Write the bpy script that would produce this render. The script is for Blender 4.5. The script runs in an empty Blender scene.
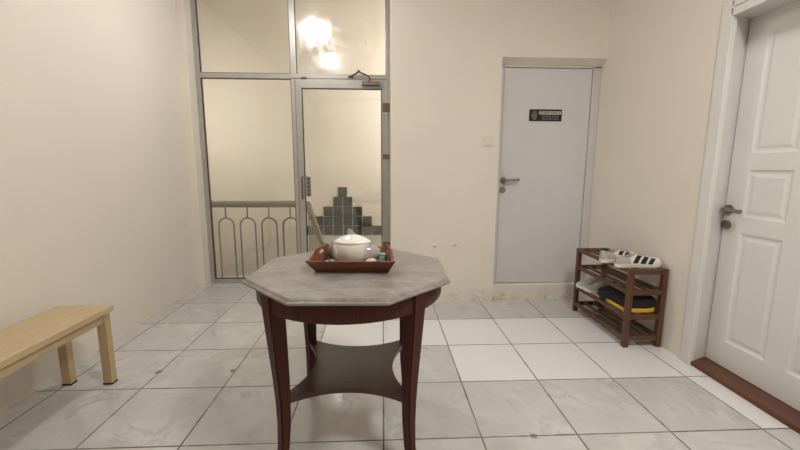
import bpy, bmesh, math, random
from mathutils import Vector, Matrix, Euler
random.seed(7)
PI = math.pi
scene = bpy.context.scene
COL = scene.collection

# ------------------------------------------------------------------ materials
def new_mat(name):
    m = bpy.data.materials.new(name); m.use_nodes = True
    nt = m.node_tree
    return m, nt, nt.nodes['Principled BSDF']
def N(nt, t, **kw):
    n = nt.nodes.new(t)
    for k, v in kw.items(): setattr(n, k, v)
    return n
def L(nt, a, b): nt.links.new(a, b)
def math_node(nt, op, a, b=None, clamp=False):
    n = N(nt, 'ShaderNodeMath', operation=op); n.use_clamp = clamp
    for i, v in enumerate((a, b)):
        if v is None: continue
        if isinstance(v, (int, float)): n.inputs[i].default_value = v
        else: L(nt, v, n.inputs[i])
    return n.outputs[0]
def mix_col(nt, fac, a, b):
    n = N(nt, 'ShaderNodeMix', data_type='RGBA')
    for s, v in ((n.inputs[0], fac), (n.inputs[6], a), (n.inputs[7], b)):
        if isinstance(v, (int, float)): s.default_value = v
        elif isinstance(v, tuple): s.default_value = (*v, 1)
        else: L(nt, v, s)
    return n.outputs[2]
def noise(nt, vec, scale, detail=3, rough=.55, dist=0):
    n = N(nt, 'ShaderNodeTexNoise'); n.inputs['Scale'].default_value = scale
    n.inputs['Detail'].default_value = detail; n.inputs['Roughness'].default_value = rough
    n.inputs['Distortion'].default_value = dist
    L(nt, vec, n.inputs['Vector']); return n.outputs['Fac']
def ramp(nt, fac, stops):
    r = N(nt, 'ShaderNodeValToRGB'); e = r.color_ramp.elements
    while len(e) < len(stops): e.new(.5)
    for el, (p, c) in zip(e, stops):
        el.position = p; el.color = (*c, 1) if len(c) == 3 else c
    L(nt, fac, r.inputs[0]); return r.outputs[0]
def bump(nt, b, h, strength=.2, distance=.01):
    n = N(nt, 'ShaderNodeBump'); n.inputs['Strength'].default_value = strength
    n.inputs['Distance'].default_value = distance
    L(nt, h, n.inputs['Height']); L(nt, n.outputs[0], b.inputs['Normal'])
def simple(name, col, rough=.5, metal=0, var=.06, scale=30, bumps=0):
    m, nt, b = new_mat(name)
    tc = N(nt, 'ShaderNodeTexCoord')
    f = noise(nt, tc.outputs['Object'], scale)
    c = ramp(nt, f, [(.3, tuple(x*(1-var) for x in col)), (.7, tuple(min(1, x*(1+var)) for x in col))])
    L(nt, c, b.inputs['Base Color'])
    b.inputs['Roughness'].default_value = rough; b.inputs['Metallic'].default_value = metal
    if bumps: bump(nt, b, f, bumps, .003)
    return m
def wood(name, c1, c2, rough=.4, scale=(6, 6, 60), axis='Y', coat=0, spec=.5):
    """grain runs along AXIS of the object's own coordinates"""
    m, nt, b = new_mat(name)
    tc = N(nt, 'ShaderNodeTexCoord'); mp = N(nt, 'ShaderNodeMapping')
    s = {'X': (1.5, 30, 30), 'Y': (30, 1.5, 30), 'Z': (30, 30, 1.5)}[axis]
    mp.inputs['Scale'].default_value = s
    L(nt, tc.outputs['Object'], mp.inputs['Vector'])
    f = noise(nt, mp.outputs[0], 2.0, 6, .6, .4)
    c = ramp(nt, f, [(.25, c1), (.75, c2)])
    L(nt, c, b.inputs['Base Color']); b.inputs['Roughness'].default_value = rough
    b.inputs['Coat Weight'].default_value = coat
    b.inputs['Specular IOR Level'].default_value = spec
    bump(nt, b, f, .06, .002)
    return m

def wall_paint(name, col, stains=True):
    m, nt, b = new_mat(name)
    geo = N(nt, 'ShaderNodeNewGeometry'); P = geo.outputs['Position']
    f = noise(nt, P, 1.6, 4)
    c = ramp(nt, f, [(.3, tuple(x*.965 for x in col)), (.7, col)])
    if stains:
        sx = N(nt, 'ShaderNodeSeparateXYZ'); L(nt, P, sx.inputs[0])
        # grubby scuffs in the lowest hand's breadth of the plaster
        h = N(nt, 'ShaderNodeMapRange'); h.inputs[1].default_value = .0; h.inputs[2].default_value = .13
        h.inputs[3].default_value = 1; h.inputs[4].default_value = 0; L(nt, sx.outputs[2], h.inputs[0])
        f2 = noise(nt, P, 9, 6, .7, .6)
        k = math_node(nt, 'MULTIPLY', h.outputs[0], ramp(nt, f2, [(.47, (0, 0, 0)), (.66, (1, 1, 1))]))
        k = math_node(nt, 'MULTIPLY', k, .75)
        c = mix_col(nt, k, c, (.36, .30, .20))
        f3 = noise(nt, P, 3.2, 6, .75, 1.2)
        k3 = math_node(nt, 'MULTIPLY', ramp(nt, f3, [(.63, (0, 0, 0)), (.78, (1, 1, 1))]), .18)
        c = mix_col(nt, k3, c, (.50, .42, .31))
    L(nt, c, b.inputs['Base Color'])
    b.inputs['Roughness'].default_value = .62
    bump(nt, b, noise(nt, P, 45, 4), .08, .004)
    return m

TILE = .456
CHIPS = ((-.008, -1.189, .022), (.441, -1.194, .020), (2.072, -1.822, .016))
def floor_mat():
    m, nt, b = new_mat('floor_tiles')
    geo = N(nt, 'ShaderNodeNewGeometry'); P = geo.outputs['Position']
    s = N(nt, 'ShaderNodeSeparateXYZ'); L(nt, P, s.inputs[0])
    X = math_node(nt, 'DIVIDE', s.outputs[0], TILE); Y = math_node(nt, 'DIVIDE', math_node(nt, 'MULTIPLY', s.outputs[1], -1), TILE)
    ix = math_node(nt, 'FLOOR', X); iy = math_node(nt, 'FLOOR', Y)
    fx = math_node(nt, 'SUBTRACT', X, ix); fy = math_node(nt, 'SUBTRACT', Y, iy)
    def edge(f): return math_node(nt, 'MINIMUM', f, math_node(nt, 'SUBTRACT', 1, f))
    d = math_node(nt, 'MINIMUM', edge(fx), edge(fy))
    wob = math_node(nt, 'MULTIPLY', math_node(nt, 'SUBTRACT', noise(nt, P, 14, 3), .5), .008)
    grout = math_node(nt, 'LESS_THAN', math_node(nt, 'ADD', d, wob), .0088)
    cell = N(nt, 'ShaderNodeCombineXYZ'); L(nt, ix, cell.inputs[0]); L(nt, iy, cell.inputs[1])
    wn = N(nt, 'ShaderNodeTexWhiteNoise', noise_dimensions='3D'); L(nt, cell.outputs[0], wn.inputs['Vector'])
    # marble veins, shifted tile by tile
    off = N(nt, 'ShaderNodeVectorMath', operation='SCALE'); L(nt, wn.outputs['Color'], off.inputs[0]); off.inputs['Scale'].default_value = 17
    vec = N(nt, 'ShaderNodeVectorMath', operation='ADD'); L(nt, P, vec.inputs[0]); L(nt, off.outputs[0], vec.inputs[1])
    v = noise(nt, vec.outputs[0], 2.6, 7, .62, 1.1)
    vein = ramp(nt, v, [(.44, (0, 0, 0)), (.505, (1, 1, 1)), (.57, (0, 0, 0))])
    cl = noise(nt, vec.outputs[0], 5, 4, .6, .5)
    vein2 = math_node(nt, 'MULTIPLY', vein, ramp(nt, cl, [(.42, (0, 0, 0)), (.72, (1, 1, 1))]))
    base = ramp(nt, cl, [(.25, (.50, .48, .452)), (.75, (.60, .578, .55))])
    tone = math_node(nt, 'ADD', math_node(nt, 'MULTIPLY', wn.outputs['Value'], .10), .95)
    tn = N(nt, 'ShaderNodeVectorMath', operation='SCALE'); L(nt, base, tn.inputs[0]); L(nt, tone, tn.inputs['Scale'])
    grey = mix_col(nt, math_node(nt, 'MULTIPLY', vein2, .8), tn.outputs[0], (.36, .355, .35))
    white = mix_col(nt, math_node(nt, 'MULTIPLY', vein2, .05), (.735, .715, .70), (.6, .6, .6))
    # the newer, whiter replacement tiles: (first column, last column, row)
    acc = None
    for i0, i1, j in ((2, 6, 1), (4, 6, 2), (7, 7, 3), (7, 7, 2)):
        t = math_node(nt, 'MULTIPLY', math_node(nt, 'GREATER_THAN', ix, i0-.5), math_node(nt, 'LESS_THAN', ix, i1+.5))
        t = math_node(nt, 'MULTIPLY', t, math_node(nt, 'COMPARE', iy, j))
        nt.nodes[-1].inputs[2].default_value = .1
        acc = t if acc is None else math_node(nt, 'MAXIMUM', acc, t)
    for n in nt.nodes:
        if n.type == 'MATH' and n.operation == 'COMPARE': n.inputs[2].default_value = .3
    c = mix_col(nt, acc, grey, white)
    # small worn spots and chips beside the joints
    sp = noise(nt, P, 11, 2, .5)
    near = math_node(nt, 'LESS_THAN', d, .03)
    chip = math_node(nt, 'MULTIPLY', near, math_node(nt, 'GREATER_THAN', sp, .73))
    c = mix_col(nt, math_node(nt, 'MULTIPLY', chip, .7), c, (.26, .23, .18))
    for px_, py_, r_ in CHIPS:
        v3 = N(nt, 'ShaderNodeVectorMath', operation='DISTANCE'); L(nt, P, v3.inputs[0]); v3.inputs[1].default_value = (px_, py_, 0)
        dd = math_node(nt, 'ADD', v3.outputs['Value'], math_node(nt, 'MULTIPLY', math_node(nt, 'SUBTRACT', noise(nt, P, 60, 3), .5), .05))
        c = mix_col(nt, math_node(nt, 'MULTIPLY', math_node(nt, 'LESS_THAN', dd, r_), .75), c, (.20, .165, .11))
    gcol = ramp(nt, noise(nt, P, 3.5, 3), [(.35, (.10, .085, .065)), (.7, (.27, .24, .20))])
    c = mix_col(nt, grout, c, gcol)
    L(nt, c, b.inputs['Base Color'])
    r = math_node(nt, 'ADD', math_node(nt, 'MULTIPLY', grout, .5), ramp(nt, noise(nt, P, 4, 4), [(.3, (.055,)*3), (.7, (.12,)*3)]))
    L(nt, r, b.inputs['Roughness'])
    b.inputs['Specular IOR Level'].default_value = .5
    hgt = math_node(nt, 'SUBTRACT', 1, grout)
    bump(nt, b, hgt, .25, .003)
    return m

def stone_mat():
    m, nt, b = new_mat('grey_stone')
    tc = N(nt, 'ShaderNodeTexCoord'); O = tc.outputs['Object']
    mp = N(nt, 'ShaderNodeMapping'); mp.inputs['Scale'].default_value = (1, 1.35, 1); L(nt, O, mp.inputs[0])
    f = noise(nt, mp.outputs[0], 9, 8, .72, .5)
    c = ramp(nt, f, [(.28, (.15, .132, .112)), (.5, (.265, .24, .212)), (.74, (.40, .37, .33))])
    f2 = noise(nt, O, 60, 3)
    c = mix_col(nt, math_node(nt, 'MULTIPLY', ramp(nt, f2, [(.6, (0, 0, 0)), (.75, (1, 1, 1))]), .25), c, (.14, .125, .105))
    L(nt, c, b.inputs['Base Color'])
    L(nt, ramp(nt, f, [(.3, (.30,)*3), (.7, (.46,)*3)]), b.inputs['Roughness'])
    bump(nt, b, f, .05, .002)
    return m

def glass_mat(name, rough, smudge):
    """thin pane: lets light straight through, reflects a little, and smears its reflection where it is dirty"""
    m = bpy.data.materials.new(name); m.use_nodes = True; nt = m.node_tree
    for n in list(nt.nodes): nt.nodes.remove(n)
    out = N(nt, 'ShaderNodeOutputMaterial'); mx = N(nt, 'ShaderNodeMixShader')
    tr = N(nt, 'ShaderNodeBsdfTransparent'); tr.inputs[0].default_value = (.95, .955, .945, 1)
    gl = N(nt, 'ShaderNodeBsdfGlossy'); gl.inputs[0].default_value = (1, 1, 1, 1)
    tc = N(nt, 'ShaderNodeTexCoord')
    f = noise(nt, tc.outputs['Object'], 7, 6, .7, 1.0)
    r = math_node(nt, 'ADD', math_node(nt, 'MULTIPLY', ramp(nt, f, [(.35, (0, 0, 0)), (.7, (1, 1, 1))]), smudge), rough)
    L(nt, r, gl.inputs['Roughness'])
    fr = N(nt, 'ShaderNodeFresnel'); fr.inputs[0].default_value = 1.5
    fac = math_node(nt, 'MULTIPLY', fr.outputs[0], 2.0, clamp=True)
    L(nt, fac, mx.inputs[0]); L(nt, tr.outputs[0], mx.inputs[1]); L(nt, gl.outputs[0], mx.inputs[2])
    L(nt, mx.outputs[0], out.inputs[0])
    return m
def emit_mat(name, col, s):
    m, nt, b = new_mat(name)
    b.inputs['Base Color'].default_value = (.9, .9, .88, 1)
    b.inputs['Emission Color'].default_value = (*col, 1); b.inputs['Emission Strength'].default_value = s
    return m
def ceramic_mat():
    m, nt, b = new_mat('glazed_ceramic')
    tc = N(nt, 'ShaderNodeTexCoord'); s = N(nt, 'ShaderNodeSeparateXYZ'); L(nt, tc.outputs['Object'], s.inputs[0])
    jit = math_node(nt, 'MULTIPLY', math_node(nt, 'SUBTRACT', noise(nt, tc.outputs['Object'], 25, 4), .5), .03)
    x = math_node(nt, 'ADD', s.outputs[0], jit)
    u = N(nt, 'ShaderNodeMapRange'); u.inputs[1].default_value = -.125; u.inputs[2].default_value = .125; L(nt, x, u.inputs[0])
    body = ramp(nt, u.outputs[0], [(0, (.10, .075, .065)), (.15, (.17, .135, .12)), (.235, (.72, .69, .60)), (.70, (.72, .69, .61)), (.83, (.36, .31, .30)), (1, (.42, .37, .36))])
    # brown painted leaves round the foot
    z = N(nt, 'ShaderNodeMapRange'); z.inputs[1].default_value = .008; z.inputs[2].default_value = .026
    z.inputs[3].default_value = 1; z.inputs[4].default_value = 0; L(nt, s.outputs[2], z.inputs[0])
    k = math_node(nt, 'MULTIPLY', z.outputs[0], ramp(nt, noise(nt, tc.outputs['Object'], 30, 3), [(.45, (0, 0, 0)), (.55, (1, 1, 1))]))
    L(nt, mix_col(nt, k, body, (.22, .11, .03)), b.inputs['Base Color'])
    b.inputs['Roughness'].default_value = .16; b.inputs['Coat Weight'].default_value = .4
    return m

M = {}
M['wall'] = wall_paint('cream_plaster', (.80, .735, .65), stains=False)
M['wall_stained'] = wall_paint('cream_plaster_stained', (.80, .735, .65))
M['stair_wall'] = wall_paint('cream_plaster_stairwell', (.83, .765, .67), stains=False)
M['ceiling'] = simple('ceiling_paint', (.80, .77, .71), .8, var=.02, scale=3)
M['floor'] = floor_mat()
M['alu'] = simple('aluminium', (.47, .45, .42), .38, .55, .05, 12)
M['alu_dark'] = simple('dark_gasket_and_gap', (.05, .045, .04), .6)  # glazing gaskets, and the shade filled into the door gaps
M['steel'] = simple('brushed_steel', (.27, .24, .205), .36, .8, .05, 60)
M['dark_steel'] = simple('dull_dark_steel', (.13, .11, .09), .5, .6, .15, 60)
M['bronze'] = simple('worn_bronze', (.20, .15, .10), .5, .4, .4, 90)
M['rail'] = simple('painted_rail', (.36, .33, .285), .45, .2, .06, 20)
M['bars'] = simple('painted_bars', (.30, .27, .22), .5, .1, .06, 20)
M['glass_clean'] = glass_mat('clear_glass', .02, .03)
M['glass_dirty'] = glass_mat('smudged_glass', .06, .26)
M['lilac'] = simple('lilac_grey_door', (.67, .645, .655), .42, 0, .02, 3)
M['white_frame'] = simple('white_metal_frame', (.62, .60, .575), .45, 0, .03, 4)
M['white_door'] = simple('white_door_paint', (.74, .715, .685), .38, 0, .02, 4)
M['sill_wood'] = wood('brown_sill_wood', (.085, .028, .014), (.15, .055, .028), .45, axis='Y')
M['mahogany'] = wood('dark_mahogany', (.036, .0085, .006), (.080, .020, .013), .42, axis='Z', spec=.22)
M['mahogany_top'] = wood('dark_mahogany_shelf', (.030, .009, .0065), (.080, .027, .018), .30, axis='X', spec=.6)
M['stone'] = stone_mat()
M['tray'] = wood('reddish_tray_wood', (.155, .052, .028), (.265, .098, .054), .42, axis='X')
M['rackwood'] = wood('brown_rack_wood', (.072, .030, .015), (.142, .062, .030), .42, axis='Y')
M['rackwood_z'] = wood('brown_rack_wood_upright', (.072, .030, .015), (.142, .062, .030), .42, axis='Z')
M['pine'] = wood('pale_pine', (.47, .35, .19), (.57, .44, .27), .5, axis='Y')
M['pine_z'] = wood('pale_pine_leg', (.46, .34, .18), (.55, .42, .245), .5, axis='Z')
M['rubber'] = simple('black_rubber', (.025, .02, .018), .7)
M['ceramic'] = ceramic_mat()
M['fin'] = simple('grey_glaze', (.33, .31, .29), .2, 0, .25, 40)
M['shell'] = simple('cream_shell', (.66, .58, .47), .5, 0, .15, 60)
M['pale'] = simple('pale_patterned', (.55, .50, .38), .5, 0, .3, 45)
M['teal'] = simple('pale_turquoise', (.27, .50, .47), .35, 0, .15, 50)
M['orange'] = simple('orange_brown', (.36, .17, .05), .4, 0, .3, 60)
M['shoe_white'] = simple('white_leather', (.72, .69, .64), .5, 0, .04, 40)
M['sole_white'] = simple('white_rubber', (.74, .70, .62), .55, 0, .05, 40)
M['shoe_grey'] = simple('grey_mesh_fabric', (.42, .40, .365), .75, 0, .1, 120, .2)
M['shoe_dark'] = simple('dark_lining', (.06, .06, .055), .8, 0, .3, 80)
M['olive'] = simple('olive_grey_fabric', (.13, .135, .11), .8, 0, .2, 80)
M['black'] = simple('black_cloth', (.010, .010, .0095), .85, 0, .4, 60, .15)
M['matt_black'] = simple('black_plastic', (.009, .008, .008), .7)
M['yellow'] = simple('yellow_cloth', (.74, .44, .035), .7, 0, .1, 40, .1)
M['plastic'] = simple('cream_plastic', (.74, .68, .58), .4, 0, .02, 10)
M['sign_white'] = simple('pale_print', (.50, .49, .46), .5, 0, .04, 50)
M['sign_grey'] = simple('grey_print', (.27, .26, .25), .5, 0, .06, 50)
M['block'] = simple('dark_glazed_tile', (.058, .060, .050), .16, 0, .35, 9)
M['grout'] = simple('pale_grout', (.62, .58, .49), .7)
M['lamp'] = emit_mat('lamp_diffuser', (1, .985, .96), 98)
M['lamp_b'] = emit_mat('lamp_diffuser_small', (1, .985, .96), 78)
M['lamp_c'] = emit_mat('lamp_diffuser_wide', (1, .985, .95), 56)
M['stair_fill'] = emit_mat('stair_fill_glow', (1, .985, .96), 98)
M['stair_fill_dim'] = emit_mat('stair_fill_glow_dim', (1, .985, .96), 15)
M['lamp_base'] = simple('white_lamp_base', (.75, .74, .72), .5)

# ------------------------------------------------------------------ mesh helpers
def BM(): return bmesh.new()
def add_box(bm, x0, x1, y0, y1, z0, z1, bev=0, seg=2, mat4=None):
    t = bmesh.new()
    bmesh.ops.create_cube(t, size=1)
    for v in t.verts:
        v.co = Vector((x0+(v.co.x+.5)*(x1-x0), y0+(v.co.y+.5)*(y1-y0), z0+(v.co.z+.5)*(z1-z0)))
    if bev: bmesh.ops.bevel(t, geom=t.edges[:], offset=bev, segments=seg, affect='EDGES', profile=.5)
    merge(bm, t, mat4)
def merge(bm, t, mat4=None):
    if mat4 is not None: bmesh.ops.transform(t, matrix=mat4, verts=t.verts)
    me = bpy.data.meshes.new('tmp'); t.to_mesh(me); t.free()
    bm.from_mesh(me); bpy.data.meshes.remove(me)
def add_prism(bm, pts, h0, h1, plane='XY', bev=0, mat4=None):
    """polygon extruded along the axis normal to PLANE (counter-clockwise points not required)"""
    t = bmesh.new()
    f = {'XY': lambda p, h: (p[0], p[1], h), 'XZ': lambda p, h: (p[0], h, p[1]), 'YZ': lambda p, h: (h, p[0], p[1])}[plane]
    a = [t.verts.new(f(p, h0)) for p in pts]; b = [t.verts.new(f(p, h1)) for p in pts]
    t.faces.new(a); t.faces.new(b[::-1]); n = len(pts)
    for i in range(n): t.faces.new((a[i], b[i], b[(i+1) % n], a[(i+1) % n]))
    bmesh.ops.recalc_face_normals(t, faces=t.faces[:])
    if bev: bmesh.ops.bevel(t, geom=t.edges[:], offset=bev, segments=2, affect='EDGES', profile=.5)
    merge(bm, t, mat4)
def loft(bm, rings, caps=True, closed=True, skip=None, mat4=None):
    t = bmesh.new()
    vs = [[t.verts.new(p) for p in r] for r in rings]
    for i in range(len(vs)-1):
        n = len(vs[i])
        for k in range(n if closed else n-1):
            if skip and skip(i, k): continue
            t.faces.new((vs[i][k], vs[i][(k+1) % n], vs[i+1][(k+1) % n], vs[i+1][k]))
    if caps and closed:
        t.faces.new(vs[0][::-1]); t.faces.new(vs[-1])
    bmesh.ops.recalc_face_normals(t, faces=t.faces[:])
    merge(bm, t, mat4)
def add_lathe(bm, prof, seg=40, center=(0, 0, 0), sx=1, sy=1):
    rings = [[(center[0]+r*sx*math.cos(2*PI*k/seg), center[1]+r*sy*math.sin(2*PI*k/seg), center[2]+z) for k in range(seg)] for r, z in prof]
    loft(bm, rings)
def add_tube(bm, path, r, seg=10, caps=True):
    pts = [Vector(p) for p in path]; rings = []
    up = None
    for i, p in enumerate(pts):
        d = ((pts[i+1]-p).normalized() if i < len(pts)-1 else Vector((0, 0, 0))) + ((p-pts[i-1]).normalized() if i else Vector((0, 0, 0)))
        d.normalize()
        if up is None:
            up = Vector((0, 0, 1)) if abs(d.z) < .9 else Vector((1, 0, 0))
        s = d.cross(up).normalized(); up = s.cross(d).normalized()
        rr = r[i] if isinstance(r, (list, tuple)) else r
        rings.append([tuple(p + rr*(math.cos(2*PI*k/seg)*s + math.sin(2*PI*k/seg)*up)) for k in range(seg)])
    loft(bm, rings, caps)

def wloc(o):
    v = Vector((0, 0, 0))
    while o is not None: v += o.location; o = o.parent
    return v
def obj(name, bm, mat, parent=None, smooth=None, local=False):
    """link a bmesh given in world coordinates (or in the thing's own, local=True) as ONE object"""
    if parent is not None and not local:
        bmesh.ops.translate(bm, vec=-wloc(parent), verts=bm.verts)
    me = bpy.data.meshes.new(name); bm.to_mesh(me); bm.free()
    for m in (mat if isinstance(mat, (list, tuple)) else (mat,)): me.materials.append(m)
    if smooth is not None:
        me.shade_smooth()
        if smooth < 180: me.set_sharp_from_angle(angle=math.radians(smooth))
    o = bpy.data.objects.new(name, me); COL.objects.link(o)
    if parent is not None: o.parent = parent
    return o
def tag(o, label=None, cat=None, group=None, kind=None):
    for k, v in (('label', label), ('category', cat), ('group', group), ('kind', kind)):
        if v: o[k] = v
    return o
def thing(name, label, cat, loc=(0, 0, 0), rz=0, group=None, kind=None):
    o = bpy.data.objects.new(name, None); COL.objects.link(o)
    o.location = loc; o.rotation_euler = (0, 0, rz); o.empty_display_size = .05
    return tag(o, label, cat, group, kind)
def copy_tree(o, parent=None):
    c = o.copy(); COL.objects.link(c)
    if parent is not None: c.parent = parent
    for ch in list(o.children): copy_tree(ch, c)
    return c
def box_obj(name, mat, parent, dims, bev=.002, smooth=None):
    b = BM(); add_box(b, *dims, bev); return obj(name, b, mat, parent, smooth)
def text_mesh(bm, s, size, x, y, z, width=None):
    """letters standing in the XZ plane facing -Y, centred on x"""
    cu = bpy.data.curves.new('t', 'FONT'); cu.body = s; cu.size = size; cu.align_x = 'CENTER'; cu.align_y = 'CENTER'; cu.extrude = .0004
    o = bpy.data.objects.new('t', cu); COL.objects.link(o)
    bpy.context.view_layer.update()
    dg = bpy.context.evaluated_depsgraph_get()
    me = bpy.data.meshes.new_from_object(o.evaluated_get(dg))
    xs = [v.co.x for v in me.vertices]; k = 1 if width is None else width/(max(xs)-min(xs))
    me.transform(Matrix.Translation((x, y, z)) @ Matrix.Rotation(PI/2, 4, 'X') @ Matrix.Diagonal((k, 1, 1, 1)))
    bm.from_mesh(me); bpy.data.meshes.remove(me)
    bpy.data.objects.remove(o); bpy.data.curves.remove(cu)

# ------------------------------------------------------------------ camera (from the tile grid and the door verticals)
C = Vector((1.3709, -3.3615, 1.2318)); pitch, yaw, roll = .149329, .045148, -.003393
cp, sp, cy, sy = math.cos(pitch), math.sin(pitch), math.cos(yaw), math.sin(yaw)
fwd = Vector((sy*cp, cy*cp, -sp)); right = Vector((cy, -sy, 0)); down = fwd.cross(right)
r2 = right*math.cos(roll)+down*math.sin(roll); d2 = down*math.cos(roll)-right*math.sin(roll)
cam = bpy.data.cameras.new('camera'); co = bpy.data.objects.new('camera', cam); COL.objects.link(co)
rot = Matrix((r2, -d2, -fwd)).transposed()
co.matrix_world = Matrix.Translation(C) @ rot.to_4x4()
cam.sensor_width = 36; cam.lens = 370.1*36/800; cam.clip_start = .05
scene.camera = co

# ------------------------------------------------------------------ the setting
XL, XR, YB, YG, H = -.576, 3.329, -.034, .604, 3.02
YF = -5.4
b = BM(); add_box(b, -.75, 3.6, YF-.1, .93, -.12, 0)
tag(obj('floor', b, M['floor']), 'pale grey marble look square floor tiles with some whiter replacements', 'floor', kind='structure')
b = BM(); add_box(b, -.75, 3.6, YF-.1, .66, H, H+.1)
tag(obj('ceiling', b, M['ceiling']), 'off white ceiling above the whole room', 'ceiling', kind='structure')
b = BM(); add_box(b, XL-.12, XL, YF, .479, 0, H); add_box(b, XL-.12, -.502, .479, .66, 0, H)
tag(obj('wall_left', b, M['wall']), 'cream plastered wall behind the pale wooden bench', 'wall', kind='structure')
DX0 = 2.402                                                     # left side of the grey door's opening
b = BM()
add_box(b, 1.441, DX0, YB, .66, 0, H)
add_box(b, DX0, 3.45, YB, .12, 2.194, H)
add_prism(b, [(YB, 2.194), (.046, 2.146), (.12, 2.146), (.12, 2.194)], DX0, 3.45, 'YZ')   # splayed soffit over the door
add_box(b, DX0, 3.45, -.004, .12, 0, .146)                      # plastered step under the door
tag(obj('wall_back', b, M['wall_stained']), 'cream wall between the glass partition and the right corner', 'wall', kind='structure')
JY0, JY1 = -1.176, -2.02                                        # the panelled door's opening along the right wall
b = BM()
add_box(b, XR, XR+.22, JY0, .12, 0, H)
add_box(b, XR, XR+.22, YF, JY1, 0, H)
add_box(b, XR, XR+.22, JY1, JY0, 2.092, H)
tag(obj('wall_right', b, M['wall']), 'cream wall beside the panelled white door', 'wall', kind='structure')
b = BM(); add_box(b, -.75, 3.6, YF-.12, YF, 0, H)
tag(obj('wall_front', b, M['wall']), 'cream wall closing the room behind the viewer', 'wall', kind='structure')

# stairwell beyond the glass
b = BM()
add_box(b, -1.5, 3.5, 2.0, 2.12, -1.6, 4.7)
add_box(b, -1.62, -1.5, .60, 2.12, -1.6, 4.7); add_box(b, 3.5, 3.62, .60, 2.12, -1.6, 4.7)
add_box(b, -1.5, -.696, .56, .66, -1.6, 4.7); add_box(b, -1.5, 3.5, .61, .66, H, 4.7)
add_box(b, 2.402, 3.5, .56, .66, -1.6, H)
tag(obj('wall_stairwell', b, M['stair_wall']), 'bright cream wall of the stairwell behind the glass', 'wall', kind='structure')
b = BM(); add_box(b, -1.62, 3.62, .6, 2.12, -1.72, -1.6); add_box(b, -1.62, 3.62, .6, 2.12, 4.7, 4.8)
tag(obj('floor_stairwell', b, M['stair_wall']), 'lower landing and top of the stairwell', 'floor', kind='structure')
w2 = thing('trim_1', 'stepped pyramid of dark square tiles set in the stairwell wall', 'wall tiles', (.785, 1.99, .28), kind='structure')
b = BM(); p = .1404; bx, bz = .785, .279
for j, n in enumerate((8, 6, 4, 2, 1)):
    add_box(b, bx-n*p/2-.004, bx+n*p/2+.004, 1.994, 2.001, bz+j*p-.004, bz+(j+1)*p+.004)
obj('grout_bed', b, M['grout'], w2)
for j, n in enumerate((8, 6, 4, 2, 1)):
    for k in range(n):
        x = bx-n*p/2+k*p
        box_obj('wall_tile', M['block'], w2, (x+.006, x+p-.006, 1.987, 1.997, bz+j*p+.006, bz+(j+1)*p-.006), .002)

# ------------------------------------------------------------------ glass partition
part = thing('window_1', 'aluminium framed glass partition with fixed panes left of and above the glass door', 'glass partition', (.47, YG, 0), kind='structure')
b = BM()
y0, y1 = YG, YG+.055
add_box(b, -.500, -.457, y0, y1, 0, H, .002)
add_box(b, 1.402, 1.441, y0, y1, 0, H, .002)
add_box(b, .440, .478, y0, y1, 0, 2.134, .002)
add_box(b, .440, .498, y0, y1, 2.182, H, .002)
add_box(b, -.457, .440, y0, y1, 2.134, 2.182, .002)
add_box(b, .434, 1.402, y0-.001, y1, 2.140, 2.182, .002)
add_box(b, -.457, .440, y0, y1, 0, .046, .002)
add_box(b, -.457, 1.402, y0, y1, H-.05, H, .002)
obj('frame', b, M['alu'], part)
def gasket(bm, x0, x1, z0, z1, y, w=.008):
    add_box(bm, x0, x0+w, y, y+.012, z0, z1); add_box(bm, x1-w, x1, y, y+.012, z0, z1)
    add_box(bm, x0, x1, y, y+.012, z1-w*.9, z1); add_box(bm, x0, x1, y, y+.012, z0, z0+w)
b = BM()
gasket(b, -.457, .440, .046, 2.134, YG+.012); gasket(b, -.457, .440, 2.182, H-.05, YG+.012, .007); gasket(b, .498, 1.402, 2.182, H-.05, YG+.012, .004)
obj('gasket', b, M['alu_dark'], part)
box_obj('glass_pane', M['glass_clean'], part, (-.457, .440, YG+.025, YG+.0255, .046, 2.134), 0)
box_obj('glass_pane', M['glass_clean'], part, (-.457, .440, YG+.025, YG+.0255, 2.182, H-.05), 0)
tag(box_obj('glass_pane', M['glass_dirty'], part, (.498, 1.402, YG+.025, YG+.0255, 2.182, H-.05), 0), 'smudged glass pane catching the lamp glare')

gd = thing('door_3', 'aluminium framed glass door left of the cream back wall', 'glass door', (.94, YG, 0), kind='structure')
b = BM(); y0 = YG-.004
add_box(b, .482, .541, y0, YG+.04, .006, 2.134, .003); add_box(b, 1.358, 1.400, y0, YG+.04, .006, 2.134, .003)
add_box(b, .541, 1.358, y0, YG+.04, 2.046, 2.134, .003); add_box(b, .541, 1.358, y0, YG+.04, .006, .12, .003)
obj('door_frame', b, M['alu'], gd)
b = BM(); gasket(b, .541, 1.358, .12, 2.046, YG+.008, .009); add_box(b, .541, 1.358, YG+.001, YG+.012, 2.036, 2.046); obj('gasket', b, M['alu_dark'], gd)
box_obj('glass_pane', M['glass_clean'], gd, (.541, 1.358, YG+.02, YG+.0205, .12, 2.046), 0)
lk = box_obj('lock_plate', M['steel'], gd, (.562, .602, YG-.012, YG+.018, .945, 1.150), .003)
b = BM()
for k in range(5): add_box(b, .572, .592, YG-.015, YG-.012, .962+k*.038, .978+k*.038)
obj('keyhole', b, M['dark_steel'], lk)
b = BM(); add_tube(b, [(.520, YG-.004, 1.15), (.520, YG-.028, 1.14), (.520, YG-.030, 1.05), (.520, YG-.028, .93), (.520, YG-.004, .92)], .007)
obj('pull_handle', b, M['dark_steel'], gd, 60)
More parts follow.
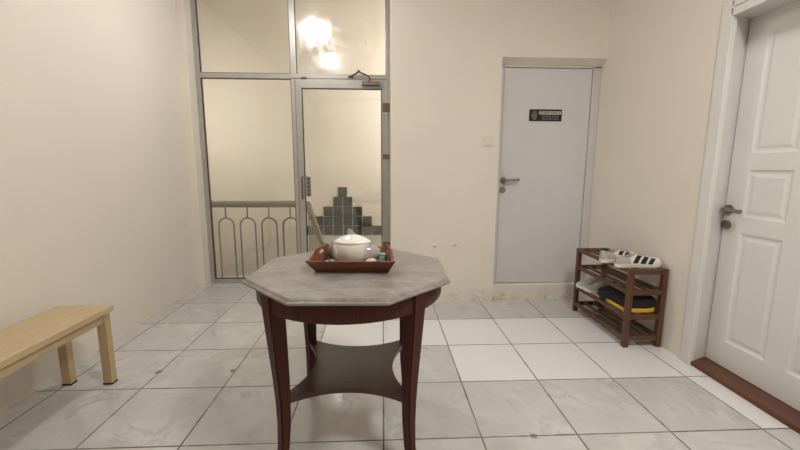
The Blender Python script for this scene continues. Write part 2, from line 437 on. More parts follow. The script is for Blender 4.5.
for z0, z1 in ((1.815, 1.905), (1.335, 1.385), (.40, .45)):
    b = BM(); add_box(b, 1.366, 1.438, YG-.012, YG-.004, z0, z1, .002); add_tube(b, [(1.402, YG-.014, z0), (1.402, YG-.014, z1)], .007)
    for k in range(3):
        zz = z0+(k+.5)*(z1-z0)/3
        add_box(b, 1.378, 1.385, YG-.014, YG-.011, zz-.005, zz+.005); add_box(b, 1.420, 1.427, YG-.014, YG-.011, zz-.005, zz+.005)
    obj('hinge', b, M['bronze'], gd)
b = BM()
for k, (x, z) in enumerate(((1.381, 1.78), (1.381, 1.75), (1.381, 1.715), (1.423, 1.78), (1.423, 1.75), (1.423, 1.715))):
    add_tube(b, [(x, YG-.003 if x > 1.4 else YG-.006, z), (x, YG+.002, z)], .006)
obj('screw_hole', b, M['dark_steel'], gd)
cl = box_obj('door_closer', M['steel'], gd, (1.156, 1.338, YG-.046, YG-.004, 2.070, 2.112), .008)
b = BM(); add_tube(b, [(1.225, YG-.045, 2.10), (1.240, YG-.05, 2.135), (1.232, YG-.053, 2.152), (1.19, YG-.056, 2.172), (1.128, YG-.058, 2.195)], [.008, .008, .009, .009, .008])
add_tube(b, [(1.128, YG-.058, 2.195), (1.08, YG-.035, 2.172), (1.04, YG-.01, 2.160)], .009); add_box(b, 1.015, 1.07, YG-.012, YG+.002, 2.148, 2.168, .002)
add_tube(b, [(1.128, YG-.058, 2.186), (1.128, YG-.058, 2.208)], .015)
obj('closer_arm', b, M['dark_steel'], cl, 60)
b = BM(); add_box(b, .540, .600, YG-.010, YG-.002, 2.131, 2.152, .002); obj('door_stop', b, M['dark_steel'], gd)

# ------------------------------------------------------------------ stair railing beyond the glass
rl = thing('stair_railing', 'grey metal landing railing with arched bars behind the glass partition', 'railing', (-.03, .72, 0))
b = BM(); add_tube(b, [(-.490, .72, .853), (.50, .72, .853)], .037, 14); obj('handrail', b, M['rail'], rl, 60)
b = BM(); add_tube(b, [(-.498, .72, .853), (-.484, .72, .853)], .048, 18); add_box(b, -.499, -.470, .655, .725, .835, .871, .003); obj('wall_flange', b, M['rail'], rl, 60)
for k in range(4):
    x = -.345+k*.2315
    b = BM()
    add_tube(b, [(x, .72, .84), (x, .72, .70)], .0085, 8)
    pts = [(x-.081, .72, .004), (x-.081, .72, .62)]+[(x-.081*math.cos(a), .72, .62+.081*math.sin(a)) for a in [PI*i/14 for i in range(1, 14)]]+[(x+.081, .72, .62), (x+.081, .72, .004)]
    add_tube(b, pts, .0085, 8)
    obj('arched_bar', b, M['bars'], rl, 60)
sr = thing('handrail', 'sloping grey stair handrail descending behind the glass door', 'handrail', (.52, .86, .80))
b = BM(); add_tube(b, [(.512, .86, .84), (.52, 1.75, .19)], .038, 14); obj('sloping_rail', b, M['rail'], sr, 60)
for k in range(6):
    yy = .93+k*.13; zt = .87-(yy-.845)*.74
    b = BM(); add_tube(b, [(.51, yy, zt), (.51, yy, zt-.62)], .0085, 8); obj('upright_bar', b, M['bars'], sr, 60)
b = BM(); add_tube(b, [(.508, .88, .245), (.515, 1.62, -.31)], .010, 8); obj('lower_bar', b, M['bars'], sr, 60)
tag(obj('landing_nosing', (lambda q: (add_box(q, .40, .62, .9, 1.9, -1.6, -1.0), q)[1])(BM()), M['stair_wall']), 'stair flight going down beyond the landing', 'stairs', kind='structure')

# ------------------------------------------------------------------ grey door with the sign
d1 = thing('door_1', 'lilac grey flush door with a small black sign, above a plastered step', 'door', (2.85, .05, .146), kind='structure')
LX0, LX1, LZ0, LZ1, LY = 2.452, 3.252, .152, 2.128, .050
box_obj('door_leaf', M['lilac'], d1, (LX0, LX1, LY, LY+.04, LZ0, LZ1), .003)
b = BM(); add_box(b, DX0+.004, LX0-.004, .040, .115, .147, 2.146, .003); add_box(b, LX1+.004, XR-.001, .040, .115, .147, 2.146, .003)
add_box(b, DX0+.004, XR-.001, .040, .115, LZ1+.004, 2.147, .002)
obj('door_frame', b, M['white_frame'], d1)
b = BM(); add_box(b, DX0+.004, XR-.001, .072, .112, .147, 2.14); obj('dark_gap_fill', b, M['alu_dark'], d1)  # black sheet standing in for the shade in the gaps round the leaf
hd = BM(); add_tube(hd, [(2.477, LY, 1.133), (2.477, LY-.010, 1.133)], .031, 20)
add_tube(hd, [(2.477, LY-.005, 1.133), (2.477, LY-.045, 1.133), (2.485, LY-.055, 1.134), (2.54, LY-.058, 1.138), (2.612, LY-.056, 1.142)], .0125, 12)
obj('door_handle', hd, M['steel'], d1, 50)
b = BM(); add_tube(b, [(2.477, LY, 1.045), (2.477, LY-.010, 1.045)], .030, 20); add_box(b, 2.473, 2.481, LY-.0125, LY-.009, 1.030, 1.052)
obj('key_escutcheon', b, M['steel'], d1, 50)
SX0, SX1, SZ0, SZ1 = 2.694, 2.994, 1.669, 1.773
sg = box_obj('door_sign', M['matt_black'], d1, (SX0, SX1, LY-.005, LY+.001, SZ0, SZ1), .001)
sg['label'] = 'small black sign with a raised hand and pale print'
yt = LY-.0056
b = BM(); add_box(b, SX0+.088, SX1-.008, LY-.0056, LY-.0045, SZ1-.046, SZ1-.016); obj('sign_band', b, M['sign_white'], sg)
b = BM(); text_mesh(b, 'STAFF ONLY', .030, (SX0+.088+SX1-.008)/2, LY-.0062, SZ1-.0315, .19); obj('lettering', b, M['matt_black'], sg)
b = BM(); text_mesh(b, 'DILARANG MASUK', .021, (SX0+.096+SX1)/2-.004, yt, SZ0+.041, .155); text_mesh(b, 'SELAIN PETUGAS', .021, (SX0+.096+SX1)/2-.004, yt, SZ0+.019, .155)
obj('lettering', b, M['sign_grey'], sg)
b = BM(); hx, hz = SX0+.047, SZ0+.035
pal = [(hx-.016, hz-.022), (hx+.016, hz-.022), (hx+.024, hz+.006), (hx+.022, hz+.022), (hx-.020, hz+.022), (hx-.020, hz+.004)]
add_prism(b, pal, yt, LY-.0045, 'XZ')
for k, (dx, hh) in enumerate(((-.0165, .024), (-.0055, .031), (.0055, .031), (.0165, .025))):
    add_box(b, hx+dx-.0044, hx+dx+.0044, yt, LY-.0045, hz+.02, hz+.024+hh, .0004)
add_prism(b, [(hx-.018, hz-.004), (hx-.036, hz+.016), (hx-.029, hz+.021), (hx-.014, hz+.008)], yt, LY-.0045, 'XZ')
obj('hand_symbol', b, simple('dim_grey_print', (.15, .145, .14), .6), sg)

# ------------------------------------------------------------------ white panelled door on the right
d2o = thing('door_2', 'white six panel door with a brown timber sill on the right', 'door', (3.46, -1.6, 0), kind='structure')
PX = 3.466; DY0, DY1 = -1.192, -2.012; ZT = 2.090
cols = ((-1.305, -1.545), (-1.655, -1.905)); rows = ((.190, .868), (.960, 1.235), (1.328, 1.990))
b = BM()
# stiles and rails round six openings
ys = [DY0, cols[0][0], cols[0][1], cols[1][0], cols[1][1], DY1]; zs = [.030, .190, .868, .960, 1.235, 1.328, 1.990, ZT]
for i in (0, 2, 4): add_box(b, PX, PX+.042, ys[i+1], ys[i], zs[0], zs[-1])
for ya, yb in cols:
    for j in (0, 2, 4, 6): add_box(b, PX, PX+.042, yb, ya, zs[j], zs[j+1])
obj('door_leaf', b, M['white_door'], d2o)
for ya, yb in cols:
    for za, zb in rows:
        b = BM()                                                 # moulded, raised-and-fielded panel
        def rect(x, m): return [(x, ya-m, za+m), (x, yb+m, za+m), (x, yb+m, zb-m), (x, ya-m, zb-m)]
        loft(b, [rect(PX+.040, 0), rect(PX+.001, 0), rect(PX+.006, .012), rect(PX+.007, .024), rect(PX+.003, .042)])
        obj('door_panel', b, M['white_door'], d2o)
b = BM()
add_box(b, XR-.012, XR+.02, -1.236, -1.163, 0, 2.185, .003)                       # casing, left upright
add_prism(b, [(XR+.010, -1.236), (PX-.002, -1.184), (PX+.05, -1.184), (PX+.05, -1.1765), (XR+.010, -1.1765)], 0, 2.092)                              # jamb
add_box(b, XR-.012, XR+.02, -2.075, -2.018, 0, 2.185, .003)
add_box(b, XR-.012, XR+.02, -2.018, -1.225, 2.084, 2.128, .003); add_box(b, XR-.012, XR+.02, -2.018, -1.225, 2.132, 2.185, .003)
add_box(b, XR+.005, PX+.001, -2.02, -1.18, 2.086, 2.092)
add_box(b, XR-.014, XR+.02, -1.237, -1.161, 0, .035, .003)
obj('door_casing', b, M['white_door'], d2o)
b = BM(); add_box(b, PX+.043, PX+.06, JY1, JY0, 0, 2.092); add_box(b, PX+.006, PX+.04, DY0, -1.182, .03, ZT); obj('dark_gap_fill', b, M['alu_dark'], d2o)  # black backing and strip: shade of the leaf-to-jamb gap put in as colour
box_obj('door_sill', M['sill_wood'], d2o, (XR+.002, PX+.04, JY1+.003, -1.186, .0, .026), .003)
b = BM(); add_tube(b, [(PX, -1.222, .999), (PX-.010, -1.222, .999)], .029, 20)
add_tube(b, [(PX-.005, -1.222, .999), (PX-.045, -1.222, .999), (PX-.054, -1.232, .999), (PX-.057, -1.28, .999), (PX-.055, -1.345, .997)], .012, 12)
obj('door_handle', b, M['steel'], d2o, 50)
b = BM(); add_tube(b, [(PX, -1.218, .905), (PX-.010, -1.218, .905)], .028, 20); add_box(b, PX-.0125, PX-.009, -1.222, -1.214, .892, .914)
obj('key_escutcheon', b, M['steel'], d2o, 50)

# ------------------------------------------------------------------ small fittings on the back wall
t = thing('light_switch', 'small cream light switch on the wall left of the grey door', 'light switch', (2.30, YB, 1.484))
box_obj('switch_plate', M['plastic'], t, (2.254, 2.346, YB-.009, YB+.001, 1.440, 1.524), .003)
box_obj('rocker', M['plastic'], t, (2.272, 2.328, YB-.013, YB-.006, 1.455, 1.510), .003)
for x, z, lab in ((1.845, .534, 'round cream wall cap nearer the grey stone table, low on the wall'), (2.030, .547, 'round cream wall cap nearer the grey door, low on the wall')):
    t = thing('wall_cap', lab, 'wall cap', (x, YB, z), group='round wall caps low on the cream wall')
    b = BM(); add_lathe(b, [(.001, .0), (.024, 0), (.024, .004), (.018, .008), (.010, .010), (.001, .010)], 20)
    bmesh.ops.rotate(b, cent=(0, 0, 0), matrix=Matrix.Rotation(PI/2, 3, 'X'), verts=b.verts)
    obj('cap', b, M['plastic'], t, 40, local=True)
    b = BM(); add_tube(b, [(0, -.008, 0), (0, -.0125, 0)], .006, 10); obj('screw', b, M['steel'], t, 40, local=True)

# ------------------------------------------------------------------ lamps on the ceiling (first two mirrored in glass and floor, wide one inferred), added stairwell fill
def lamp(x, y, r, mat, label, h=H):
    t = thing('ceiling_lamp', label, 'lamp', (x, y, h), group='round ceiling lamps')
    b = BM(); add_lathe(b, [(.001, 0), (r+.015, 0), (r+.015, -.03), (r, -.035), (.001, -.035)], 36); obj('lamp_base', b, M['lamp_base'], t, 40, local=True)
    b = BM(); add_lathe(b, [(r, -.034)]+[(r*math.cos(a), -.034-.05*math.sin(a)) for a in (.3, .6, .9, 1.2, 1.5)], 36); obj('diffuser', b, mat, t, 60, local=True)
lamp(.51, -.44, .12, M['lamp'], 'round ceiling lamp nearer the glass partition')
lamp(.51, -1.76, .08, M['lamp_b'], 'round ceiling lamp above the front of the stone table')
lamp(2.4, -2.9, .28, M['lamp_c'], 'wide round ceiling lamp on the panelled door side of the room')
for x, y, z, lab in ((-1.15, 1.05, 1.9, 'added unseen fill light on the left side beyond the glass'), (2.45, 1.15, 2.3, 'added unseen fill light on the right side behind the wall')):  # added lamps, kept out of view, to brighten the stairwell wall evenly
    t = thing('stairwell_fill_light', lab, 'lamp', (x, y, z), group='added stairwell fill lights')
    s = -1 if x < 0 else 1
    b = BM(); add_tube(b, [(s*.02 + (s*1.02 if s > 0 else s*.32), 0, 0), (s*.01, 0, 0)], .02); obj('lamp_arm', b, M['lamp_base'], t, local=True)
    b = BM(); add_lathe(b, [(.13*math.sin(a), .13*math.cos(a)) for a in [PI*k/12 for k in range(0, 13)]], 24); bmesh.ops.remove_doubles(b, verts=b.verts, dist=1e-5)
    obj('globe', b, M['stair_fill' if s > 0 else 'stair_fill_dim'], t, 180, local=True)

# ------------------------------------------------------------------ octagonal stone-topped table
TC = (1.224, -1.711); TZ = .789
tb = thing('octagonal_table', 'octagonal table with a grey stone top on dark mahogany legs', 'table', (*TC, 0), math.radians(-1.6))
b = BM(); K = .5/math.cos(PI/8)*2
def octo(ap, z): return [(ap/math.cos(PI/8)*math.cos(PI/8+k*PI/4), ap/math.cos(PI/8)*math.sin(PI/8+k*PI/4), z) for k in range(8)]
loft(b, [octo(.400, TZ-.024), octo(.421, TZ-.024), octo(.4255, TZ-.021), octo(.4265, TZ-.016), octo(.4245, TZ-.012), octo(.419, TZ-.0105), octo(.4185, TZ-.009), octo(.415, TZ-.003), octo(.411, TZ)])
obj('table_top', b, M['stone'], tb, local=True)
b = BM(); Z0, Z1 = .686, TZ-.024
add_lathe(b, [(.370, Z1), (.408, Z1), (.410, Z1-.004), (.410, Z0+.012), (.406, Z0+.003), (.398, Z0), (.370, Z0)], 72); obj('apron', b, M['mahogany'], tb, 40, local=True)
for k in range(4):
    a = PI/4+k*PI/2
    b = BM(); rings = []
    for z, rc, w in ((TZ-.025, .385, .066), (.69, .384, .066), (.60, .378, .062), (.50, .372, .057), (.40, .366, .052), (.30, .362, .047), (.20, .362, .043), (.10, .368, .039), (.05, .376, .038), (0, .388, .038)):
        h = w/2; rings.append([(rc-h, -h, z), (rc+h, -h, z), (rc+h, h, z), (rc-h, h, z)])
    loft(b, rings, mat4=Matrix.Rotation(a, 4, 'Z'))
    bmesh.ops.bevel(b, geom=[e for e in b.edges if abs(e.verts[0].co.z-e.verts[1].co.z) > .03], offset=.005, segments=2, affect='EDGES')
    obj('leg', b, M['mahogany'], tb, 50, local=True)
b = BM(); pts = []
for k in range(4):                                              # square shelf with hollow sides, its arms reaching the legs
    a0 = k*PI/2
    for i in range(-9, 10):
        u = i/9; along = .252*u; out = .186+.086*abs(u)**2.1
        c, s = math.cos(a0), math.sin(a0)
        pts.append((c*out-s*along, s*out+c*along))
add_prism(b, pts, .287, .313, 'XY', 0); obj('shelf', b, M['mahogany_top'], tb, local=True)

# ------------------------------------------------------------------ tray and what is in it
tr = thing('serving_tray', 'reddish wooden serving tray with cut-out handles on the stone table', 'tray', (1.238, -1.690, TZ), math.radians(-2.5))
BXh, BYh, TXh, TYh, RH = .170, .100, .190, .155, .060            # half sizes at bottom and rim
def lerp(a, b_, t): return a+(b_-a)*t
b = BM(); loft(b, [[(s*(BXh+.001), q*(BYh+.001), z) for s, q in ((-1, -1), (1, -1), (1, 1), (-1, 1))] for z in (0, .011)]); obj('base', b, M['tray'], tr, local=True)
th = .010
for q in (-1, 1):
    b = BM()
    loft(b, [[(-lerp(BXh, TXh, z/RH), q*lerp(BYh, TYh, z/RH), z), (lerp(BXh, TXh, z/RH), q*lerp(BYh, TYh, z/RH), z),
              (lerp(BXh, TXh, z/RH)-th*.2, q*(lerp(BYh, TYh, z/RH)-th), z), (-lerp(BXh, TXh, z/RH)+th*.2, q*(lerp(BYh, TYh, z/RH)-th), z)] for z in (0, RH)])
    obj('side_panel', b, M['tray'], tr, local=True)
def end_panel(s):
    """sloping end board with a raised handle and a finger hole (grid of quads, hole left open)"""
    t = bmesh.new(); nu, nv = 33, 16
    def top(u):
        a = abs(u)
        if a < .40: return RH+.034
        if a < .68: return lerp(RH+.034, RH+.012, (a-.40)/.28)
        if a < .74: return lerp(RH+.012, RH+.001, (a-.68)/.06)
        return RH
    def P(u, v, inner):
        z = v*top(u); x = s*lerp(BXh, TXh, min(z, RH)/RH) + s*.004*max(0, z-RH)/.03 - (s*th if inner else 0)
        return Vector((x, u*lerp(BYh, TYh, min(z, RH)/RH), z))
    def hole(u, v): return (u/.20)**2+((v*top(u)-(RH+.010))/.011)**2 < 1
    g = {}
    for inner in (0, 1):
        for i in range(nu):
            for j in range(nv): g[i, j, inner] = t.verts.new(P(-1+2*i/(nu-1), j/(nv-1), inner))
    keep = {(i, j) for i in range(nu-1) for j in range(nv-1) if not hole(-1+2*(i+.5)/(nu-1), (j+.5)/(nv-1))}
    for i, j in keep:
        for inner in (0, 1): t.faces.new([g[i, j, inner], g[i+1, j, inner], g[i+1, j+1, inner], g[i, j+1, inner]])
        for (di, dj, a, c_) in ((0, -1, (i, j), (i+1, j)), (0, 1, (i, j+1), (i+1, j+1)), (-1, 0, (i, j), (i, j+1)), (1, 0, (i+1, j), (i+1, j+1))):
            if (i+di, j+dj) not in keep: t.faces.new([g[(*a, 0)], g[(*c_, 0)], g[(*c_, 1)], g[(*a, 1)]])
    for v in [v for v in t.verts if not v.link_faces]: t.verts.remove(v)
    bmesh.ops.recalc_face_normals(t, faces=t.faces[:]); bb = BM(); merge(bb, t); return bb
for s in (-1, 1): obj('handle_panel', end_panel(s), M['tray'], tr, local=True)
for ch in tr.children:                                          # the tray narrows towards its back
    for v in ch.data.vertices: v.co.x *= 1-.22*(v.co.y+.158)/.19

tu = thing('soup_tureen', 'white lidded ceramic tureen shaped like a plump fish, in the tray', 'tureen', (1.229, -1.688, TZ+.0115), math.radians(-4))
def egg(zs, k=1):
    rings = []
    for r, z in zs:
        ring = []
        for i in range(48):
            a = 2*PI*i/48; c, s = math.cos(a), math.sin(a)
            x = r*c*1.0
            if c < 0: x -= .018*k*max(0, -c)**6*(1 if r > .02 else 0)          # tail end, drawn to a point
            else: x += .010*k*max(0, c)**5*(1 if r > .02 else 0)              # snout
            ring.append((x, r*s*.80, z))
        rings.append(ring)
    return rings
b = BM()
loft(b, egg([(.002, 0), (.050, 0), (.053, .006), (.066, .016), (.080, .038), (.0855, .062), (.083, .083), (.078, .097), (.075, .102), (.070, .100), (.002, .100)]))
obj('bowl', b, M['ceramic'], tu, 60, local=True)
b = BM(); loft(b, egg([(.002, .1005), (.075, .1005), (.080, .1035), (.0795, .107), (.069, .115), (.050, .124), (.033, .131), (.018, .137), (.002, .139)], .3))
ld = obj('lid', b, simple('white_glaze', (.78, .76, .69), .16, 0, .02, 20), tu, 60, local=True)
b = BM(); rings = []
for u in [k/10 for k in range(11)]:                             # fin-shaped knob, upright at one end and sloping at the other
    x0 = -.026+.004*u; x1 = lerp(.024, -.006, u**.8); xc = (x0+x1)/2; w = (x1-x0)/2; d = lerp(.011, .004, u)
    rings.append([(xc+w*math.cos(2*PI*i/16), d*math.sin(2*PI*i/16), (.131+.032*u)) for i in range(16)])
loft(b, rings); obj('knob', b, M['fin'], ld, 60, local=True)
for nm, pts, rr in (('tail_fin', [(-.050, 0, .058), (-.080, 0, .060), (-.100, 0, .062), (-.114, 0, .064), (-.120, 0, .066)], [.052, .046, .033, .016, .004]),
                    ('snout', [(.050, 0, .052), (.084, 0, .054), (.106, 0, .058), (.120, 0, .064), (.126, 0, .068)], [.050, .044, .032, .016, .004])):
    b = BM(); add_tube(b, pts, rr, 20); obj(nm, b, M['ceramic'], tu, 60, local=True)

t = thing('seashell', 'small cream seashell beside the right end of the tureen', 'seashell', (1.318, -1.755, TZ+.0125))
b = BM(); rings = []
for i in range(14):
    a = i*.85; r = .003+.0011*i; rr = .0035+.0011*i
    ctr = Vector((r*math.cos(a), r*math.sin(a), .032-.0014*i)); rings.append((ctr, rr))
add_tube(b, [c for c, _ in rings], [q for _, q in rings], 10)
zmin = min(v.co.z for v in b.verts); bmesh.ops.translate(b, vec=(0, 0, -zmin), verts=b.verts)
obj('shell_spiral', b, M['shell'], t, 60, local=True)
t = thing('clay_pebble', 'small grey pebble between the cream seashell and the turquoise box', 'pebble', (1.346, -1.752, TZ+.0115))
b = BM(); bmesh.ops.create_icosphere(b, subdivisions=3, radius=.011)
for v in b.verts: v.co = Vector((v.co.x*1.1, v.co.y*.9, (v.co.z+.011)*.9)) * (1+.06*math.sin(300*v.co.x))
obj('stone', b, M['shoe_grey'], t, 180, local=True)
t = thing('trinket_box', 'little turquoise box standing in the right end of the tray', 'box', (1.366, -1.708, TZ+.0115), math.radians(-12))
b = BM(); add_box(b, -.014, .014, -.010, .010, 0, .042, .003); obj('box_body', b, M['teal'], t, local=True)
b = BM(); add_box(b, -.015, .015, -.011, .011, .042, .053, .003); obj('box_lid', b, M['teal'], t, local=True)
t = thing('scallop_shell', 'pale mottled scallop shell leaning in the left end of the tray', 'seashell', (1.128, -1.728, TZ+.0125), math.radians(20))
b = BM(); rings = []
for i in range(9):
    u = i/8; ring = []
    for k in range(25):
        a = -1.2+2.4*k/24; rr = .031*u+.002
        ring.append((rr*math.sin(a), rr*math.cos(a)-.02, .004+.024*math.sin(PI*min(1, u*.9+.05))*(1+.10*math.cos(k*PI))))
    rings.append(ring+[(x*.985, y*.985, 0) for x, y, z in ring[::-1]])
loft(b, rings); obj('shell_fan', b, M['pale'], t, 40, local=True)
t = thing('painted_leaf', 'small orange brown leaf ornament by the left foot of the tureen', 'ornament', (1.166, -1.765, TZ+.0115), math.radians(-30))
b = BM(); loft(b, [[(x, y*w, z+.004*(1-abs(y))) for y, z in ((-1, 0), (0, 0), (1, 0), (1, .005), (0, .009), (-1, .005))] for x, w in ((-.026, .001), (-.016, .009), (0, .013), (.014, .009), (.026, .001))])
obj('leaf', b, M['orange'], t, 40, local=True)
t = thing('glass_pebble', 'turquoise pebble between the scallop shell and the tureen', 'pebble', (1.122, -1.640, TZ+.0115))
b = BM(); bmesh.ops.create_icosphere(b, subdivisions=3, radius=.018)
for v in b.verts: v.co.z = (v.co.z+.018)*.8; v.co.x *= 1.25
obj('stone', b, M['teal'], t, 180, local=True)

# ------------------------------------------------------------------ bench
be = thing('wooden_bench', 'pale pine bench along the left wall', 'bench', (-.336, -2.0, 0))
BY1, BY0 = -1.254, -2.62
box_obj('seat', M['pine'], be, (-.490, -.182, BY0, BY1, .423, .456), .003)
b = BM()
for xa in (-.462, -.222): add_box(b, xa, xa+.018, BY0+.07, BY1-.064, .372, .423)
for ya in (BY0+.045, BY1-.060): add_box(b, -.462, -.204, ya, ya+.018, .372, .423)
obj('apron', b, M['pine'], be)
for xa in (-.470, -.241):
    for ya in (-1.318, BY0+.022):
        l = box_obj('leg', M['pine_z'], be, (xa, xa+.050, ya, ya+.042, .008, .423), .003)
        b = BM(); add_box(b, xa-.002, xa+.052, ya-.002, ya+.044, 0, .010, .002); obj('foot_pad', b, M['rubber'], l)

# ------------------------------------------------------------------ shoe rack
RX0, RX1, RY0, RY1, RT = 3.046, 3.316, -.998, -.285, .563
rk = thing('shoe_rack', 'four tier brown wooden shoe rack against the right wall', 'shoe rack', (3.185, -.64, 0))
pw = .034
for y in (RY0, RY1-pw):
    for x in (RX0, RX1-pw):
        po = box_obj('post', M['rackwood_z'], rk, (x, x+pw, y, y+pw, 0, RT), .002)
tiers = (.085, .238, .415, RT)
for zt in tiers:
    for y in (RY0+.004, RY1-pw+.004): box_obj('end_rail', M['rackwood'], rk, (RX0+pw, RX1-pw, y, y+.026, zt-.036, zt-.001), .002)
    for k in range(4):
        x = RX0+.002+k*(RX1-RX0-.032)/3
        ya, yb = (RY0+pw-.002, RY1-pw+.002) if k in (0, 3) else (RY0+.006, RY1-.006)
        if k in (0, 3): box_obj('slat', M['rackwood'], rk, (x, x+.026, ya, yb, zt-.032, zt-.004), .003)
        else: box_obj('slat', M['rackwood'], rk, (x+.002, x+.024, RY0+.030, RY1-.030, zt-.024, zt-.006), .003)
for zt in tiers:
    for x in (RX0+pw/2, RX1-pw/2):
        b = BM(); add_tube(b, [(x, RY0-.0015, zt-.018), (x, RY0+.002, zt-.018)], .004, 10); obj('screw_cap', b, M['tray'], rk)

# ------------------------------------------------------------------ shoes
def sstep(a, b_, x):
    t = max(0, min(1, (x-a)/(b_-a))); return t*t*(3-2*t)
def shoe(name, label, group, Ls, W, upper, sole, lining, lace, stripes=None, heel_mat=None, high=.088, toe_h=.052, heel_part=None):
    """toe along +x, heel at x=0, sole on z=0"""
    t = thing(name, label, 'shoe', group=group)
    def hw(u):                                                   # half width along the length
        return W*(.70+.30*sstep(.30, .68, u)) * (max(0.0, 1-((.13-u)/.13)**2)**.5 if u < .13 else 1) * (max(0.0, 1-((u-.74)/.26)**2.3)**.5 if u > .74 else 1)
    def bend(u): return .010*math.sin(PI*(u-.1))
    us = [0.004]+[.02, .05, .09, .13]+[.18+.06*k for k in range(10)]+[.76, .81, .86, .90, .94, .97, .99, .998]
    st = lambda u: .030-.006*sstep(.2, .7, u)+.004*sstep(.85, 1, u)
    b = BM(); rings = []
    for u in us:
        h = max(hw(u), .002); x = u*Ls; z1 = st(u); tz = .010*sstep(.80, 1, u)**2
        rings.append([(x, bend(u)-h*.93, tz), (x, bend(u)-h*1.02, tz+z1*.35), (x, bend(u)-h*1.0, tz+z1), (x, bend(u)+h*1.0, tz+z1), (x, bend(u)+h*1.02, tz+z1*.35), (x, bend(u)+h*.93, tz)])
    loft(b, rings); obj('sole', b, sole, t, 40, local=True)
    nk = 25
    def top(u): return (lerp(high*.92, high*.78, sstep(.02, .22, u)) if u < .26 else lerp(high*.78, high, sstep(.26, .42, u)) if u < .42 else lerp(high, toe_h, sstep(.42, .86, u)) if u < .86 else lerp(toe_h, toe_h*.55, ((u-.86)/.14)**2.2))
    def P(u, k, off=0):
        a = PI*k/(nk-1); h = max(hw(u)*.975, .002)+off; z0 = st(u)*.8; H_ = top(u)-z0+off
        c, s = math.cos(a), math.sin(a); e = .62
        x = u*Ls + (off if u > .9 else 0)
        return (x, bend(u)-h*math.copysign(abs(c)**e, c)*(1-.22*s*sstep(.02, .4, top(u)-.045)*5 if False else 1-.18*s), z0+H_*s**.75+.010*sstep(.80, 1, u)**2)
    b = BM(); ur = us[:-1]
    skip = lambda i, k: .07 < ur[i] < .40 and 9 <= k <= 14
    loft(b, [[P(u, k) for k in range(nk)] for u in ur], caps=False, closed=False, skip=skip)
    bmesh.ops.recalc_face_normals(b, faces=b.faces[:])
    bmesh.ops.solidify(b, geom=b.faces[:], thickness=.003)
    obj('upper', b, upper, t, 60, local=True)
    if heel_part is not None:
        b = BM(); loft(b, [[P(u, k, .0012) for k in range(nk)] for u in ur if u < .32], caps=False, closed=False, skip=lambda i, k: ur[i] > .05 and 8 <= k <= 15)
        bmesh.ops.solidify(b, geom=b.faces[:], thickness=.0008); obj('heel_counter', b, heel_part, t, 60, local=True)
    b = BM(); pts = []
    for u in [.05, .08]+[.12+.04*k for k in range(8)]:
        h = hw(u)*.80; pts.append((u, h))
    loft(b, [[(u*Ls, bend(u)-h, .034), (u*Ls, bend(u)+h, .034), (u*Ls, bend(u)+h, .037), (u*Ls, bend(u)-h, .037)] for u, h in pts]); obj('insole', b, lining, t, local=True)
    # tongue and laces over the instep
    b = BM(); loft(b, [[(u*Ls, bend(u)+d*.020, top(u)+dz-.001*abs(d)*8) for d, dz in ((-1, -.004), (0, .004), (1, -.004), (1, -.009), (0, -.003), (-1, -.009))] for u in (.38, .44, .50, .56, .62, .68)])
    obj('tongue', b, upper, t, 60, local=True)
    for k in range(5):
        u = .44+.052*k; b = BM()
        add_tube(b, [P(u, 9, .002), (u*Ls+.004, bend(u), top(u)+.008), P(u+.02, 15, .002)], .0032, 6); obj('lace', b, lace, t, 60, local=True)
    b = BM(); ring = []                                          # padded collar round the opening
    path = [P(.075, 12, .001)]+[P(u, 15, .001) for u in (.09, .13, .20, .28, .36, .40)]+[P(.41, 12, -.002)]+[P(u, 9, .001) for u in (.40, .36, .28, .20, .13, .09)]+[P(.075, 12, .001)]
    add_tube(b, path, .005, 8); obj('collar', b, lining if heel_mat is None else heel_mat, t, 60, local=True)
    if stripes is not None:
        for sgn in (0, 1):
            for k in range(3):
                b = BM(); u0 = .38+.150*k; rings = []
                for q in range(7):
                    f = q/6; kk = .7+7.4*f; uu = u0-.04+.11*f
                    def pt(u, off):
                        lo = int(kk); fr = kk-lo
                        pa, pb = (P(u, lo, off), P(u, lo+1, off)) if sgn == 0 else (P(u, nk-1-lo, off), P(u, nk-2-lo, off))
                        return tuple(lerp(x, y, fr) for x, y in zip(pa, pb))
                    rings.append([pt(uu, .0005), pt(uu+.098, .0005), pt(uu+.098, .0026), pt(uu, .0026)])
                loft(b, rings); obj('side_stripe', b, stripes, t, local=True)
    return t
g1 = 'white sneakers on the rack top'
sA = shoe('sneaker', 'white sneaker with three black side stripes on the rack top, nearer the viewer', g1, .318, .054, M['shoe_white'], M['sole_white'], M['shoe_grey'], M['shoe_grey'], M['matt_black'], None, .092, .066, M['shoe_grey'])
sA.location = (2.990, -.905, RT-.002); sA.rotation_euler = (0, 0, math.radians(-3))
sB = copy_tree(sA); sB['label'] = 'white sneaker on the rack top half hidden behind its striped mate'
sB.location = (2.960, -.775, RT-.002); sB.rotation_euler = (0, 0, math.radians(4))
g2 = 'grey trainers on the lower tier'
sC = shoe('trainer', 'grey white trainer on the lower tier beside the black and yellow bag', g2, .275, .047, M['shoe_grey'], M['sole_white'], M['olive'], M['shoe_white'], None, M['shoe_dark'], .092)
sC.location = (3.300, -.490, .236); sC.rotation_euler = (0, 0, math.radians(178))
sD = copy_tree(sC); sD['label'] = 'grey white trainer at the far end of the lower tier'
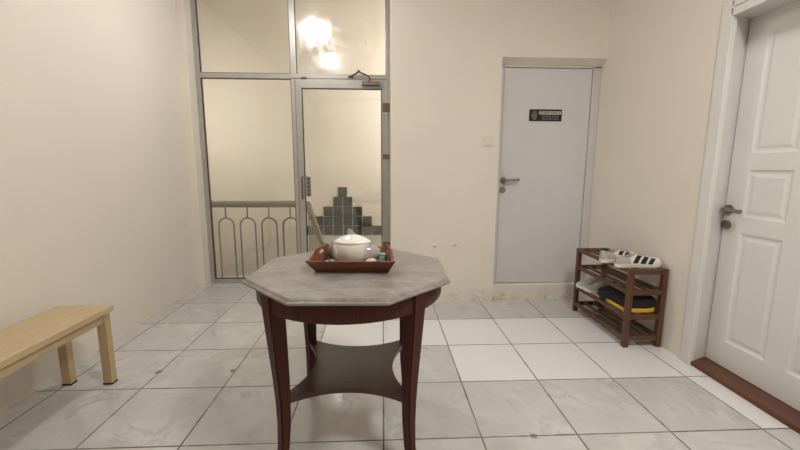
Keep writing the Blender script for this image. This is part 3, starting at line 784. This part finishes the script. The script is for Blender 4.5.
sD.location = (3.285, -.375, .236); sD.rotation_euler = (0, 0, math.radians(183))

# ------------------------------------------------------------------ black and yellow bag on the lower tier
bg = thing('drawstring_bag', 'limp black bag with a yellow edge on the lower tier of the rack', 'bag', (3.18, -.80, .236))
def soft(bm, x0, x1, y0, y1, z0, z1, amp, seed, topf):
    t = bmesh.new(); bmesh.ops.create_cube(t, size=2)
    bmesh.ops.subdivide_edges(t, edges=t.edges[:], cuts=14, use_grid_fill=True)
    for v in t.verts:
        p = v.co.copy(); n = (abs(p.x)**6+abs(p.y)**6+abs(p.z)**6)**(1/6)
        p /= n
        u, w = p.x*.5+.5, p.y*.5+.5
        x, y = lerp(x0, x1, u), lerp(y0, y1, w); zt = z0+(z1-z0)*topf(u, w)
        z = lerp(z0, zt, p.z*.5+.5)
        r = amp*(math.sin(38*x+seed)*math.sin(29*y+2*seed)+.5*math.sin(90*y+seed+30*x))*(p.z*.5+.5)
        v.co = Vector((x, y, z+r))
    merge(bm, t)
b = BM(); soft(b, 3.066, 3.298, -.964, -.570, .254, .368, .005, 1.3, lambda u, w: .80+.2*math.sin(PI*u)-.55*max(0, w-.45)-.15*(1-u)); obj('black_body', b, M['black'], bg, 60)
b = BM(); soft(b, 3.066, 3.292, -.966, -.700, .236, .284, .003, 2.1, lambda u, w: .75+.25*u); y_ = obj('yellow_panel', b, M['yellow'], bg, 60); y_['label'] = 'yellow edge'
b = BM(); add_tube(b, [(3.10, -.60, .275), (3.085, -.583, .262), (3.12, -.577, .252), (3.17, -.58, .262), (3.18, -.60, .28)], .005, 8); obj('strap', b, M['olive'], bg, 60)

# ------------------------------------------------------------------ world and colour management
w = bpy.data.worlds.new('world'); scene.world = w; w.use_nodes = True
w.node_tree.nodes['Background'].inputs[0].default_value = (.9, .93, 1, 1); w.node_tree.nodes['Background'].inputs[1].default_value = 0.0
vs = scene.view_settings
scene.display_settings.display_device = 'sRGB'
vs.view_transform = 'Standard'; vs.look = 'None'; vs.gamma = 1; vs.use_curve_mapping = False
vs.exposure = 0.23
